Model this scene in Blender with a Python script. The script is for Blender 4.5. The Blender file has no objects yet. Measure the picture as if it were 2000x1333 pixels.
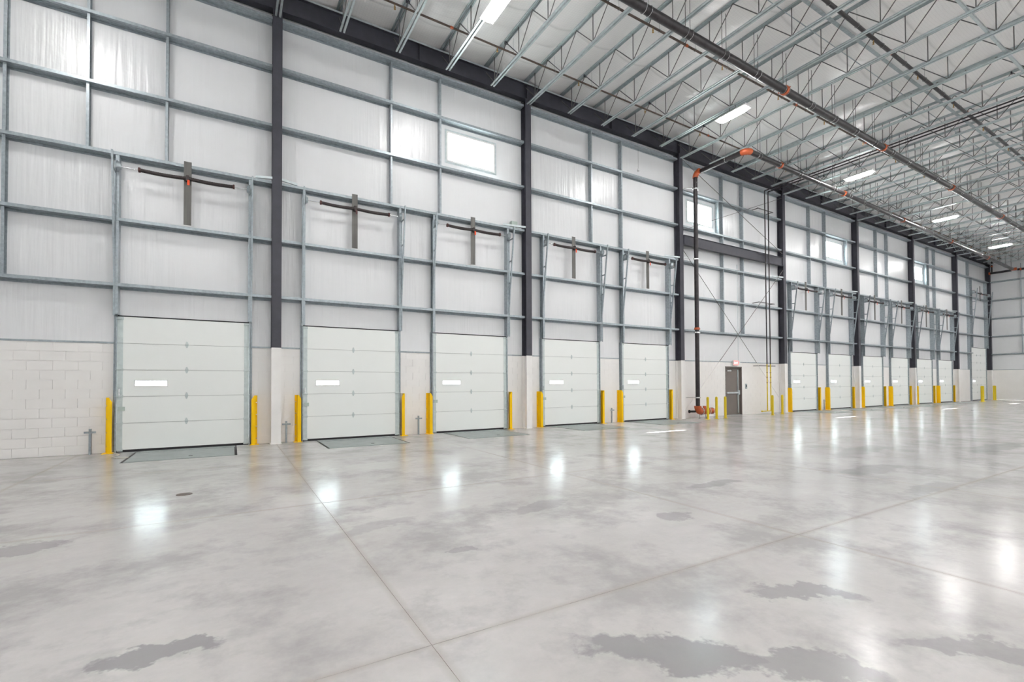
import bpy, math, random
from mathutils import Matrix, Vector
random.seed(7)
S = bpy.context.scene
COL = S.collection
PI = math.pi
# ------------------------------------------------------------------ camera, sky, sun, exposure
F_PX, YAW, PITCH, ROLL, CY = 925.66, math.radians(30.6824), math.radians(1.0431), math.radians(-0.2564), 733.06
cam = bpy.data.cameras.new('camera'); cam_o = bpy.data.objects.new('camera', cam); COL.objects.link(cam_o)
fw = Vector((math.sin(YAW)*math.cos(PITCH), math.cos(YAW)*math.cos(PITCH), math.sin(PITCH)))
rt = Vector((math.cos(YAW), -math.sin(YAW), 0)); up = rt.cross(fw)
rt2 = rt*math.cos(ROLL) + up*math.sin(ROLL); up2 = up*math.cos(ROLL) - rt*math.sin(ROLL)
m = Matrix((rt2, up2, -fw)).transposed().to_4x4(); m.translation = Vector((0, -13.6615, 1.4998))
cam_o.matrix_world = m
cam.sensor_width = 36; cam.lens = F_PX/2000*36; cam.shift_y = (CY-666.5)/2000
cam.clip_start = .05; cam.clip_end = 300
S.camera = cam_o
W = bpy.data.worlds.new('sky'); S.world = W; W.use_nodes = True
bg = W.node_tree.nodes['Background']; bg.inputs[0].default_value = (.80, .95, 1, 1); bg.inputs[1].default_value = 11.0
sun = bpy.data.lights.new('sun', 'SUN'); sun.energy = 36; sun.angle = .009; sun.color = (1, .97, .92)
sun_o = bpy.data.objects.new('sun', sun); COL.objects.link(sun_o)
sun_o.rotation_euler = Vector((4.92, -3.42, -8.85)).to_track_quat('-Z', 'Y').to_euler(); sun_o.location = (-20, 15, 30)
S.view_settings.view_transform = 'Standard'; S.view_settings.look = 'None'
S.view_settings.gamma = 1; S.view_settings.use_curve_mapping = False
S.view_settings.exposure = 1.46
S.cycles.use_denoising = True
S.cycles.max_bounces = 10; S.cycles.diffuse_bounces = 6; S.cycles.glossy_bounces = 4
S.cycles.sample_clamp_indirect = 10
LAMP_E = 56.0      # row over the dock wall
LAMP_FILL = 86.0      # unseen rows added behind the camera as fill light
# ------------------------------------------------------------------ materials
def new_mat(name):
    mt = bpy.data.materials.new(name); mt.use_nodes = True
    nt = mt.node_tree; b = nt.nodes['Principled BSDF']
    return mt, nt, b
def N(nt, t, **k):
    n = nt.nodes.new(t)
    for a, v in k.items(): setattr(n, a, v)
    return n
def coords(nt, scale=(1, 1, 1), world=False):
    tc = N(nt, 'ShaderNodeNewGeometry' if world else 'ShaderNodeTexCoord'); mp = N(nt, 'ShaderNodeMapping')
    mp.inputs['Scale'].default_value = scale
    nt.links.new(tc.outputs['Position' if world else 'Object'], mp.inputs[0]); return mp.outputs[0]
def noise(nt, vec, scale, detail=3, rough=.55):
    n = N(nt, 'ShaderNodeTexNoise'); n.inputs['Scale'].default_value = scale
    n.inputs['Detail'].default_value = detail; n.inputs['Roughness'].default_value = rough
    nt.links.new(vec, n.inputs['Vector']); return n.outputs['Fac']
def ramp(nt, fac, p0, c0, p1, c1):
    r = N(nt, 'ShaderNodeValToRGB'); e = r.color_ramp.elements
    e[0].position = p0; e[0].color = c0 if len(c0) == 4 else (*c0, 1)
    e[1].position = p1; e[1].color = c1 if len(c1) == 4 else (*c1, 1)
    nt.links.new(fac, r.inputs[0]); return r.outputs[0]
def math_n(nt, op, a, b=None, c=None):
    n = N(nt, 'ShaderNodeMath', operation=op)
    for i, v in enumerate((a, b, c)):
        if v is None: continue
        if isinstance(v, (int, float)): n.inputs[i].default_value = v
        else: nt.links.new(v, n.inputs[i])
    return n.outputs[0]
def mixc(nt, fac, a, b):
    n = N(nt, 'ShaderNodeMix', data_type='RGBA')
    if isinstance(fac, (int, float)): n.inputs[0].default_value = fac
    else: nt.links.new(fac, n.inputs[0])
    for i, v in ((6, a), (7, b)):
        if isinstance(v, tuple): n.inputs[i].default_value = (*v[:3], 1)
        else: nt.links.new(v, n.inputs[i])
    return n.outputs[2]
def bump(nt, b, h, strength, dist):
    n = N(nt, 'ShaderNodeBump'); n.inputs['Strength'].default_value = strength; n.inputs['Distance'].default_value = dist
    nt.links.new(h, n.inputs['Height']); nt.links.new(n.outputs[0], b.inputs['Normal'])
def simple(name, c, rough=.5, metal=0, var=.06, vs=6, bs=0, vscale=(1, 1, 1), spec=.5):
    mt, nt, b = new_mat(name)
    v = coords(nt, vscale, world=True); f = noise(nt, v, vs)
    lo = tuple(x*(1-var) for x in c); hi = tuple(min(1, x*(1+var)) for x in c)
    nt.links.new(ramp(nt, f, .3, lo, .7, hi), b.inputs['Base Color'])
    b.inputs['Roughness'].default_value = rough; b.inputs['Metallic'].default_value = metal
    b.inputs['Specular IOR Level'].default_value = spec
    if bs: bump(nt, b, noise(nt, v, vs*8, 2), bs, .002)
    return mt
M = {}
M['galv'] = simple('galvanised_steel', (.35, .395, .42), .38, .5, .16, 14)
M['galv_lt'] = simple('galvanised_purlin_steel', (.54, .60, .61), .34, .45, .10, 10)
M['zinc'] = simple('pale_zinc_coating', (.56, .62, .61), .38, .3, .08, 10)
M['dark'] = simple('dark_grey_paint', (.050, .050, .064), .55, 0, .12, 5, .1)
M['cream'] = simple('cream_paint', (.85, .83, .805), .5, 0, .03, 3, .15)
M['rod'] = simple('dark_rod_steel', (.17, .165, .16), .5, .3, .15, 5)
M['pipe'] = simple('black_steel_pipe', (.036, .031, .033), .36, .25, .35, 7, .1)
M['rust'] = simple('brown_steel_pipe', (.11, .075, .06), .5, .3, .3, 7)
M['orange'] = simple('orange_coupling_paint', (.50, .10, .03), .4, 0, .08, 9)
M['brass'] = simple('brass', (.45, .28, .11), .4, .8, .1, 9)
M['chrome'] = simple('bright_zinc', (.78, .80, .80), .25, .8, .05, 9)
M['yellow'] = simple('safety_yellow', (.93, .57, .002), .45, 0, .03, 3, spec=.25)
M['lemon'] = simple('lemon_yellow_paint', (.70, .52, .02), .42, 0, .03, 3, spec=.3)
M['gasket'] = simple('grey_gasket', (.36, .365, .36), .8)
M['taupe'] = simple('taupe_door_paint', (.165, .14, .125), .45, 0, .04, 4)
M['black'] = simple('black_rubber', (.015, .015, .017), .7, 0, .1, 4)
M['wood'] = simple('weathered_plank', (.155, .15, .14), .8, 0, .22, 14, .3, (1, 1, .06))
M['spring'] = simple('spring_steel', (.045, .035, .035), .45, .4, .3, 30)
M['tag'] = simple('orange_red_tag', (.95, .10, .02), .6)
M['tagdk'] = simple('dark_red_tag', (.085, .03, .028), .6)
M['greybox'] = simple('pale_green_box', (.44, .52, .48), .5)
M['leveler'] = simple('leveler_plate_paint', (.30, .335, .33), .42, .15, .12, 3, .5)
M['filler'] = simple('joint_filler', (.36, .33, .29), .7)
M['pvc'] = simple('white_plastic', (.75, .75, .74), .4)
M['rubbing'] = simple('asphalt_exterior', (.3, .3, .3), .9)
M['cable'] = simple('cream_cable', (.62, .58, .50), .6)
def emit(name, c, s):
    mt, nt, b = new_mat(name); b.inputs['Base Color'].default_value = (*c, 1)
    b.inputs['Emission Color'].default_value = (*c, 1); b.inputs['Emission Strength'].default_value = s; return mt
M['lamp'] = emit('lit_lamp_lens', (1, .985, .97), LAMP_E); M['lamp_fill'] = emit('lit_fill_lamp_lens', (1, .985, .97), LAMP_FILL)
M['exit_red'] = emit('lit_exit_panel', (1, .18, .17), .55)
M['exit_txt'] = emit('lit_exit_letters', (1, .62, .60), .8)
def mk_glass():
    mt = bpy.data.materials.new('clear_glazing'); mt.use_nodes = True; nt = mt.node_tree; nt.nodes.clear()
    o = N(nt, 'ShaderNodeOutputMaterial'); mx = N(nt, 'ShaderNodeMixShader'); fr = N(nt, 'ShaderNodeFresnel')
    t = N(nt, 'ShaderNodeBsdfTransparent'); t.inputs[0].default_value = (.95, .98, .97, 1)
    g = N(nt, 'ShaderNodeBsdfGlossy'); g.inputs['Roughness'].default_value = .02; fr.inputs[0].default_value = 1.45
    nt.links.new(fr.outputs[0], mx.inputs[0]); nt.links.new(t.outputs[0], mx.inputs[1]); nt.links.new(g.outputs[0], mx.inputs[2])
    nt.links.new(mx.outputs[0], o.inputs[0]); return mt
M['glass'] = mk_glass()
# vinyl faced wall insulation: vertical folds, semi gloss
def mk_vinyl(name, vs, c, rough, bstr, fold):
    mt, nt, b = new_mat(name)
    v = coords(nt, vs, world=True); v1 = coords(nt, (1, 1, 1), world=True)
    big = noise(nt, v1, .7, 3)
    nt.links.new(ramp(nt, big, .3, tuple(x*.96 for x in c), .7, c), b.inputs['Base Color'])
    b.inputs['Roughness'].default_value = rough; b.inputs['Specular IOR Level'].default_value = .6
    f1 = noise(nt, v, fold, 2, .5); f2 = noise(nt, v, fold*3.5, 2, .5); f3 = noise(nt, v1, 2.2, 3)
    h = math_n(nt, 'ADD', math_n(nt, 'MULTIPLY', f1, 1.0), math_n(nt, 'MULTIPLY', f2, .16))
    h = math_n(nt, 'ADD', h, math_n(nt, 'MULTIPLY', f3, .6))
    bump(nt, b, h, bstr, .05)
    return mt
M['vinyl'] = mk_vinyl('wall_vinyl', (5, 5, .3), (.765, .77, .78), .27, .26, 1.5)
def mk_ceil(name, vs, c, rough, bstr, fold):
    mt = mk_vinyl(name, vs, c, rough, bstr, fold); nt = mt.node_tree; b = nt.nodes['Principled BSDF']
    v = coords(nt, world=True); sep = N(nt, 'ShaderNodeSeparateXYZ'); nt.links.new(v, sep.inputs[0])
    wv = math_n(nt, 'ADD', sep.outputs[1], math_n(nt, 'MULTIPLY', noise(nt, v, .8, 2), .12))
    seam = math_n(nt, 'PINGPONG', math_n(nt, 'ADD', wv, .35+60), .86)      # lapped seams of the roll goods
    mr = N(nt, 'ShaderNodeMapRange'); mr.inputs[1].default_value = .80; mr.inputs[2].default_value = .86
    mr.inputs[3].default_value = 0; mr.inputs[4].default_value = .35; nt.links.new(seam, mr.inputs[0])
    br = N(nt, 'ShaderNodeTexBrick'); br.offset = 0; br.inputs['Scale'].default_value = 1; br.inputs['Mortar Size'].default_value = .004
    br.inputs['Brick Width'].default_value = .075; br.inputs['Row Height'].default_value = .075
    br.inputs['Color1'].default_value = br.inputs['Color2'].default_value = (0, 0, 0, 1); br.inputs['Mortar'].default_value = (.22, .22, .22, 1)
    nt.links.new(v, br.inputs['Vector'])
    src = b.inputs['Base Color'].links[0].from_socket
    c2 = mixc(nt, br.outputs['Color'], src, tuple(x*.6 for x in c)); c2 = mixc(nt, mr.outputs[0], c2, tuple(x*.5 for x in c))
    nt.links.new(c2, b.inputs['Base Color']); return mt
M['ceil'] = mk_ceil('ceiling_vinyl', (.35, 4, 1), (.82, .805, .795), .30, .45, 1.6)
def mk_block():
    mt, nt, b = new_mat('painted_block')
    v = coords(nt, world=True); oi = N(nt, 'ShaderNodeObjectInfo')
    f = noise(nt, v, 1.3, 3)
    c = ramp(nt, f, .3, (.83, .81, .785), .7, (.865, .845, .82))
    c = mixc(nt, math_n(nt, 'MULTIPLY', oi.outputs['Random'], .05), c, (.78, .755, .73))
    nt.links.new(c, b.inputs['Base Color']); b.inputs['Roughness'].default_value = .5
    bump(nt, b, noise(nt, v, 40, 3, .6), .12, .002); return mt
M['block'] = mk_block()
def mk_section():
    mt, nt, b = new_mat('dock_door_skin')
    v = coords(nt, world=True)
    b.inputs['Base Color'].default_value = (.85, .87, .845, 1); b.inputs['Roughness'].default_value = .42
    w = N(nt, 'ShaderNodeTexWave', wave_type='BANDS', bands_direction='Z'); w.inputs['Scale'].default_value = 6
    w.inputs['Distortion'].default_value = 0; nt.links.new(v, w.inputs[0])
    h = math_n(nt, 'ADD', w.outputs['Fac'], math_n(nt, 'MULTIPLY', noise(nt, v, 90, 3), .7))
    bump(nt, b, h, .05, .001); return mt
M['section'] = mk_section()
# floor: troweled, polished concrete
JX0, JDX = 1.0, 3.81
JY = [-3.45, -7.25, -11.06, -14.9, -18.8, -22.7, -26.6, -30.5]
def mk_floor():
    mt, nt, b = new_mat('polished_concrete')
    v = coords(nt, world=True); sep = N(nt, 'ShaderNodeSeparateXYZ'); nt.links.new(v, sep.inputs[0])
    X, Y = sep.outputs[0], sep.outputs[1]
    vs = coords(nt, (.8, 1.5, 1), world=True)
    n1 = noise(nt, v, .55, 6, .6); n2 = noise(nt, vs, 2.3, 7, .65); n3 = noise(nt, v, 9, 5, .7)
    c = ramp(nt, n1, .33, (.405, .388, .380), .66, (.525, .508, .503))
    c = mixc(nt, ramp(nt, n2, .45, (0, 0, 0), .66, (.8, .8, .8)), c, (.455, .44, .435))
    c = mixc(nt, ramp(nt, n3, .35, (.10, .10, .10), .7, (0, 0, 0)), c, (.75, .73, .70))
    # stains with their own outlines: ellipses in floor metres, edges broken by noise
    nx = noise(nt, v, 2.6, 5, .65); ny = noise(nt, coords(nt, (1, 1, 1), world=True), 2.1, 5, .65)
    wx = math_n(nt, 'ADD', X, math_n(nt, 'MULTIPLY', math_n(nt, 'SUBTRACT', nx, .5), .9))
    wy = math_n(nt, 'ADD', Y, math_n(nt, 'MULTIPLY', math_n(nt, 'SUBTRACT', ny, .5), .6))
    mask = None
    for (cx, cy, rx, ry, a, s) in [(2.12, -11.82, .52, .17, -.72, .85), (2.62, -12.28, .42, .16, -.72, .7), (-.35, -10.34, .30, .11, -.1, .8),
                                  (3.50, -11.78, .38, .13, -.8, .6), (-1.6, -7.58, .28, .16, .1, .6), (6.2, -9.14, .55, .14, 0, .6),
                                  (4.33, -9.95, .25, .14, 0, .5), (1.85, -9.72, .14, .1, 0, .5), (3.72, -12.78, .5, .12, -.8, .55),
                                  (3.2, -8.8, .5, .16, .3, .4), (9.5, -9.8, .9, .25, 0, .5), (12, -8.6, 1.2, .3, .1, .45), (1.3, -8.6, .5, .15, .3, .3),
                                  (15, -10, 1.6, .3, 0, .45), (8.4, -10.9, .7, .2, 0, .4), (-.6, -11.1, .35, .12, .1, .35)]:
        ca, sa = math.cos(a), math.sin(a)
        dx = math_n(nt, 'SUBTRACT', wx, cx); dy = math_n(nt, 'SUBTRACT', wy, cy)
        u = math_n(nt, 'MULTIPLY_ADD', dx, ca/rx, math_n(nt, 'MULTIPLY', dy, sa/rx))
        w = math_n(nt, 'MULTIPLY_ADD', dy, ca/ry, math_n(nt, 'MULTIPLY', dx, -sa/ry))
        d = math_n(nt, 'ADD', math_n(nt, 'MULTIPLY', u, u), math_n(nt, 'MULTIPLY', w, w))
        mr = N(nt, 'ShaderNodeMapRange'); mr.inputs[1].default_value = 1.2; mr.inputs[2].default_value = .72
        mr.inputs[3].default_value = 0; mr.inputs[4].default_value = s; nt.links.new(d, mr.inputs[0])
        mask = mr.outputs[0] if mask is None else math_n(nt, 'MAXIMUM', mask, mr.outputs[0])
    n4 = noise(nt, v, .95, 6, .68)
    c = mixc(nt, ramp(nt, n4, .48, (0, 0, 0), .63, (.8, .8, .8)), c, (.335, .322, .322))
    c = mixc(nt, mask, c, (.255, .248, .256))
    # pale tan dust worn along the slab joints
    t = math_n(nt, 'PINGPONG', math_n(nt, 'SUBTRACT', X, JX0), JDX/2)
    dj = t
    for y in JY: dj = math_n(nt, 'MINIMUM', dj, math_n(nt, 'ABSOLUTE', math_n(nt, 'SUBTRACT', Y, y)))
    dj = math_n(nt, 'ADD', dj, math_n(nt, 'MULTIPLY', math_n(nt, 'SUBTRACT', n3, .5), .03))
    mr = N(nt, 'ShaderNodeMapRange'); mr.inputs[1].default_value = .05; mr.inputs[2].default_value = .008
    mr.inputs[3].default_value = 0; mr.inputs[4].default_value = .45; nt.links.new(dj, mr.inputs[0])
    c = mixc(nt, mr.outputs[0], c, (.36, .325, .29))
    nt.links.new(c, b.inputs['Base Color'])
    r = N(nt, 'ShaderNodeMapRange'); r.inputs[1].default_value = .3; r.inputs[2].default_value = .75
    r.inputs[3].default_value = .14; r.inputs[4].default_value = .22; nt.links.new(n2, r.inputs[0])
    rr = math_n(nt, 'ADD', r.outputs[0], math_n(nt, 'MULTIPLY', mr.outputs[0], .05))
    nt.links.new(rr, b.inputs['Roughness']); b.inputs['Specular IOR Level'].default_value = .12
    h = math_n(nt, 'ADD', noise(nt, v, 7, 4, .6), math_n(nt, 'MULTIPLY', n2, .8))
    bump(nt, b, h, .10, .010)
    return mt
M['floor'] = mk_floor()
# ------------------------------------------------------------------ mesh helpers
class MB:
    def __init__(s): s.v = []; s.f = []; s.sm = []
    def add(s, vs, fs, smooth=False):
        k = len(s.v); s.v += [tuple(v) for v in vs]
        for f in fs: s.f.append(tuple(i+k for i in f)); s.sm.append(smooth)
        return s
    def box(s, x0, x1, y0, y1, z0, z1):
        if x0 > x1: x0, x1 = x1, x0
        if y0 > y1: y0, y1 = y1, y0
        if z0 > z1: z0, z1 = z1, z0
        return s.add([(x0,y0,z0),(x1,y0,z0),(x1,y1,z0),(x0,y1,z0),(x0,y0,z1),(x1,y0,z1),(x1,y1,z1),(x0,y1,z1)],
                     [(0,3,2,1),(4,5,6,7),(0,1,5,4),(1,2,6,5),(2,3,7,6),(3,0,4,7)])
    def tube(s, p, q, r, n=8, r2=None, caps=True):
        p, q = Vector(p), Vector(q); d = (q-p).normalized(); r2 = r if r2 is None else r2
        a = d.cross(Vector((0, 0, 1))) if abs(d.z) < .9 else d.cross(Vector((1, 0, 0))); a.normalize(); b = d.cross(a)
        vs = []
        for c, rr in ((p, r), (q, r2)):
            for i in range(n):
                t = 2*PI*i/n; vs.append(c + a*math.cos(t)*rr + b*math.sin(t)*rr)
        s.add(vs, [(i, (i+1) % n, n+(i+1) % n, n+i) for i in range(n)], True)
        if caps: s.add(vs[:n], [tuple(range(n))[::-1]]); s.add(vs[n:], [tuple(range(n))])
        return s
    def path(s, pts, r, n=8):
        for a, b in zip(pts, pts[1:]): s.tube(a, b, r, n)
        return s
    def prism(s, poly, axis, a, b):      # poly of 2D points extruded along an axis
        n = len(poly); f = {'x': lambda p, t: (t, p[0], p[1]), 'y': lambda p, t: (p[0], t, p[1]), 'z': lambda p, t: (p[0], p[1], t)}[axis]
        vs = [f(p, a) for p in poly] + [f(p, b) for p in poly]
        return s.add(vs, [tuple(range(n))[::-1], tuple(range(n, 2*n))] + [(i, (i+1) % n, n+(i+1) % n, n+i) for i in range(n)])
    def elbow(s, c, r, R, d0, d1, n=12, m=7):   # quarter bend, corner point c, from -d0 side to d1 side
        c, d0, d1 = Vector(c), Vector(d0), Vector(d1); o = c - d0*R + d1*R; pr = []
        nrm = d0.cross(d1)
        for k in range(m+1):
            t = PI/2*k/m; rad = -d1*math.cos(t) + d0*math.sin(t); ce = o + rad*R
            pr.append([ce + (rad*math.cos(2*PI*i/n) + nrm*math.sin(2*PI*i/n))*r for i in range(n)])
        vs = [v for q in pr for v in q]
        s.add(vs, [(k*n+i, k*n+(i+1) % n, (k+1)*n+(i+1) % n, (k+1)*n+i) for k in range(m) for i in range(n)], True)
        s.add(pr[0], [tuple(range(n))]); s.add(pr[-1], [tuple(range(n))]); return s
    def mesh(s, name, mat):
        me = bpy.data.meshes.new(name); me.from_pydata(s.v, [], s.f); me.materials.append(M[mat])
        me.polygons.foreach_set('use_smooth', s.sm); me.update(); return me
    def build(s, name, mat, parent=None, loc=(0, 0, 0), **k):
        return put(s.mesh(name, mat), name, parent, loc, **k)
def put(me, name, parent=None, loc=(0, 0, 0), label=None, cat=None, group=None, kind=None):
    o = bpy.data.objects.new(name, me); COL.objects.link(o); o.location = loc; o.parent = parent
    tag(o, label, cat, group, kind); return o
def tag(o, label=None, cat=None, group=None, kind=None):
    for k, v in (('label', label), ('category', cat), ('group', group), ('kind', kind)):
        if v: o[k] = v
    return o
def thing(name, label, cat, loc=(0, 0, 0), group=None, parent=None):
    return put(None, name, parent, loc, label, cat, group)
KIDS = {}
def copy_tree(o, loc=None, label=None, parent=None):
    c = o.copy(); COL.objects.link(c); c.parent = parent
    if loc is not None: c.location = loc
    if label: c['label'] = label
    for ch in kids(o): copy_tree(ch, parent=c)
    return c
def kids(o):
    if o.name not in KIDS: KIDS[o.name] = list(o.children)
    return KIDS[o.name]
ORD = ['first', 'second', 'third', 'fourth', 'fifth', 'sixth', 'seventh', 'eighth', 'ninth', 'tenth', 'eleventh', 'twelfth']
# ------------------------------------------------------------------ layout
C0, BAY = .99, 7.62
XE = 54.0           # end wall face
XL, YB = -12.0, -31.0
ZC = 11.86
DOCK = [-.90, 2.93, 6.56, 10.57, 14.29, 25.90, 29.63, 33.60, 37.30, 41.15, 44.80]
DRIVE = 51.68
HB = 2.44
WINS = [(5.76, 7.47), (16.93, 18.62), (28.34, 30.2), (39.45, 41.25)]
WZ0, WZ1 = 8.47, 9.42
MAN = (19.50, 20.62)
# ------------------------------------------------------------------ the setting: walls
def cells(x0, x1, z0, z1, holes):
    xs = sorted({x0, x1, *[h[i] for h in holes for i in (0, 1) if x0 < h[i] < x1]})
    out = []
    for a, b in zip(xs, xs[1:]):
        hs = sorted([(h[2], h[3]) for h in holes if h[0] <= a+1e-6 and h[1] >= b-1e-6]); z = z0
        for h0, h1 in hs:
            if h0 > z: out.append((a, b, z, min(h0, z1)))
            z = max(z, h1)
        if z < z1: out.append((a, b, z, z1))
    return out
holes = [(c-1.22, c+1.22, -.01, 3.0) for c in DOCK] + [(DRIVE-1.6, DRIVE+1.6, -.01, 4.12)] + [(MAN[0], MAN[1], -.01, 2.2)] + [(a, b, WZ0, WZ1) for a, b in WINS]
wb = MB()
for a, b, c, d in cells(XL, XE+.3, HB, 12.3, holes): wb.box(a, b, .0, .14, c, d)
FH = [(c-1.22, c+1.22, -.0, 3.0) for c in DOCK]
wall_dock = wb.build('wall_dock', 'vinyl', kind='structure')
bb = MB()
for a, b, c, d in cells(XL, XE+.3, 0, HB, holes): bb.box(a, b, .013, .2, c, d)
bb.build('block_backing', 'block', wall_dock)
fd = MB()
for a, b, c, d in cells(XL, XE+.3, -.5, 0, [(c-.95, c-.92, -.06, -.012) for c in DOCK]+[(c+.99, c+1.03, -.05, -.012) for c in DOCK]): fd.box(a, b, -.045, .3, c, d-.012)
fd.build('foundation', 'filler', wall_dock)
# painted blocks laid proud of their joints, running bond
CH, BL = HB/12, .4064
blk = []; rest = MB()
full = MB().box(.0015, BL-.0015, 0, .02, .0045, CH-.0045).mesh('block', 'block')
def solid_runs(z):
    xs = [XL]
    for h in sorted(h for h in holes if h[2] < z < h[3]): xs += [h[0], h[1]]
    xs.append(XE); return list(zip(xs[::2], xs[1::2]))
for r in range(12):
    z = r*CH
    for a, b in solid_runs(z+CH/2):
        x = math.floor((a-XL)/BL)*BL + XL - (BL/2 if r % 2 else 0)
        while x < b-.01:
            p, q = max(x, a), min(x+BL, b)
            if q-p > .03: blk.append((p, q, z))
            x += BL
blk.sort(key=lambda t: (abs(t[0]+.5)))
vis = [t for t in blk if t[0] > -4.6]
for k, (p, q, z) in enumerate(sorted(vis)):
    if k < 300:
        me = full if q-p > BL-.002 else MB().box(.0015, q-p-.0015, 0, .02, .0045, CH-.0045).mesh('block', 'block')
        put(me, 'block', wall_dock, (p, 0, z))
    else: rest.box(p+.0015, q-.0015, 0, .02, z+.0045, z+CH-.0045)
for p, q, z in blk:
    if p <= -4.6: rest.box(p+.0015, q-.0015, 0, .02, z+.0045, z+CH-.0045)
rest.build('blockwork', 'block', wall_dock, kind='stuff')
# galvanised angle capping the blockwork
cap = MB()
for a, b in [r for r in solid_runs(HB-.05)]: cap.box(a, b, -.012, .0, HB-.005, HB+.035)
cap.build('capping_angle', 'galv', wall_dock)
# end wall
wall_end = MB().box(XE, XE+.14, YB, 0, HB, 12.3).build('wall_end', 'vinyl', kind='structure')
eb = MB()
for r in range(12):
    y = -(BL/2 if r % 2 else 0)
    while y > YB:
        a, b = max(y-BL, YB), min(y, 0)
        if b-a > .02: eb.box(XE-.0, XE+.02, a+.003, b-.003, r*CH+.003, r*CH+CH-.003)
        y -= BL
eb.build('blockwork', 'block', wall_end, kind='stuff')
MB().box(XE+.006, XE+.2, YB, 0, 0, HB).build('block_backing', 'block', wall_end)
MB().box(XE-.012, XE, YB, -.22, HB-.005, HB+.035).build('capping_angle', 'galv', wall_end)
MB().box(XL-.15, XL, YB, .1, 0, 12.3).build('wall_left', 'vinyl', kind='structure')
MB().box(XL-.15, XE+.2, YB-.15, YB, 0, 12.3).build('wall_back', 'vinyl', kind='structure')
# girts (Z sections) and studs of the long wall, all framing of wall_dock
GZ = [3.705, 5.165, 6.635, 8.12, 9.65, 10.90]
cols = [C0+BAY*k for k in range(-2, 8)]
def girt_mesh(L):
    g = MB(); g.box(0, L, -.22, 0, 0, .004)                       # web
    g.box(0, L, -.222, -.218, 0, .068); g.box(0, L, -.218, -.206, .062, .067)   # inner flange and lip
    g.box(0, L, -.012, -.004, -.05, 0)
    for y in (-.07, -.14): g.box(0, L, y-.006, y+.006, -.006, 0)
    return g
DJ = {c: 1.40 for c in DOCK}
for k, (a, b) in enumerate(zip(cols, cols[1:])):
    L = b-a-.23
    if b > XE: L = XE-.12-a
    for z in GZ:
        x0 = a+.115; segs = [(x0, x0+L)]
        if k == 8 and z < 4.3: segs = [(x0, DRIVE-1.72)]
        for p, q in segs: girt_mesh(q-p).build('girt', 'galv', wall_dock, (p, 0, z))
def stud(x, z0, z1, par=wall_dock, d=.17):
    s = MB(); s.box(-.003, .003, -d, 0, 0, z1-z0); s.box(0, .05, -d-.004, -d, 0, z1-z0); s.box(0, .05, -.008, -.004, 0, z1-z0); s.box(.046, .05, -d, -d+.015, 0, z1-z0)
    s.build('stud', 'galv', par, (x, 0, z0))
STUDS = [(-4.03, 1), (-2.74, 3), (-1.34, 3), (3.95, 3), (5.47, 3), (11.46, 3), (12.97, 3), (26.5, 3), (28.1, 3), (34.15, 3), (35.6, 3), (41.9, 3), (43.0, 3),
         (19.15, 1), (20.65, 1), (49.5, 0), (-6, 3)]
for x, lv in STUDS:
    zs = ([HB] if lv == 0 else []) + GZ[max(0, lv-1):]
    for a, b in zip(zs, zs[1:]):
        if a > 9.9 and x not in (-2.74, -1.34): pass
        stud(x, a+.004, b-.002)
for x in (3.95, 5.47): pass
for x0, x1 in WINS:     # jamb studs beside the high windows
    if x0 > 10: stud(x1+.22, GZ[3]+.004, GZ[4]-.002)
# end wall girts and studs
for z in GZ[:5]+[9.95][:0]:
    g = girt_mesh(abs(YB)-.4).build('girt', 'galv', wall_end, (XE, -.3, z)); g.rotation_euler.z = -PI/2
    for k in range(6): pass
for y in (-2.05, -6.2, -10.3, -14.4):
    zs = GZ
    for a, b in zip(zs[:-1], zs[1:]):
        s = MB(); s.box(-.17, 0, -.003, .003, .004, b-a-.002); s.box(-.174, -.17, -.05, 0, .004, b-a-.002)
        s.build('stud', 'galv', wall_end, (XE, y, a))
# high windows
for i, (x0, x1) in enumerate(WINS):
    w = x1-x0; h = WZ1-WZ0
    fr = MB(); t = .05
    fr.box(0, t, -.02, .08, 0, h).box(w-t, w, -.02, .08, 0, h).box(t, w-t, -.02, .08, 0, t).box(t, w-t, -.02, .08, h-t, h)
    wo = fr.build(f'window_{i+1}', 'pvc', None, (x0, 0, WZ0), kind='structure')
    MB().add([(t, .033, t), (w-t, .033, t), (w-t, .033, h-t), (t, .033, h-t)], [(0, 1, 2, 3)]).build('pane', 'glass', wo)
    MB().box(-.06, 0, -.006, 0, -.06, h+.06).box(w, w+.06, -.006, 0, -.06, h+.06).box(0, w, -.006, 0, h, h+.06).box(0, w, -.006, 0, -.06, 0).build('window_trim', 'galv_lt', wo)
# ceiling: vinyl faced insulation sagging between the trusses
JS = BAY/5
nj = range(-8, 36)
cx = []
for k in range(-9, 36):
    for s in range(8):
        x = C0+JS*(k+s/8); sg = math.sin(PI*s/8)
        if XL-.1 <= x <= XE+.1: cx.append((x, sg))
cx.append((XE+.12, 0))
cm = MB(); ys = [0.1 - i*.26 for i in range(121)]
rows = []
for y in ys:
    base = .05*math.sin(y*1.7+.8) + .03*math.sin(y*4.3)
    d = abs(((-y+.35) % 1.72)-.86)
    pinch = -.035*max(0, 1-d/.16)
    rows.append([(x, y, ZC - sg*(.13+base*.5) + pinch*sg) for x, sg in cx])
n = len(cx); cm.add([v for r in rows for v in r], [(j*n+i, (j+1)*n+i, (j+1)*n+i+1, j*n+i+1) for j in range(len(rows)-1) for i in range(n-1)], True)
cm.build('ceiling', 'ceil', kind='structure')
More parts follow.
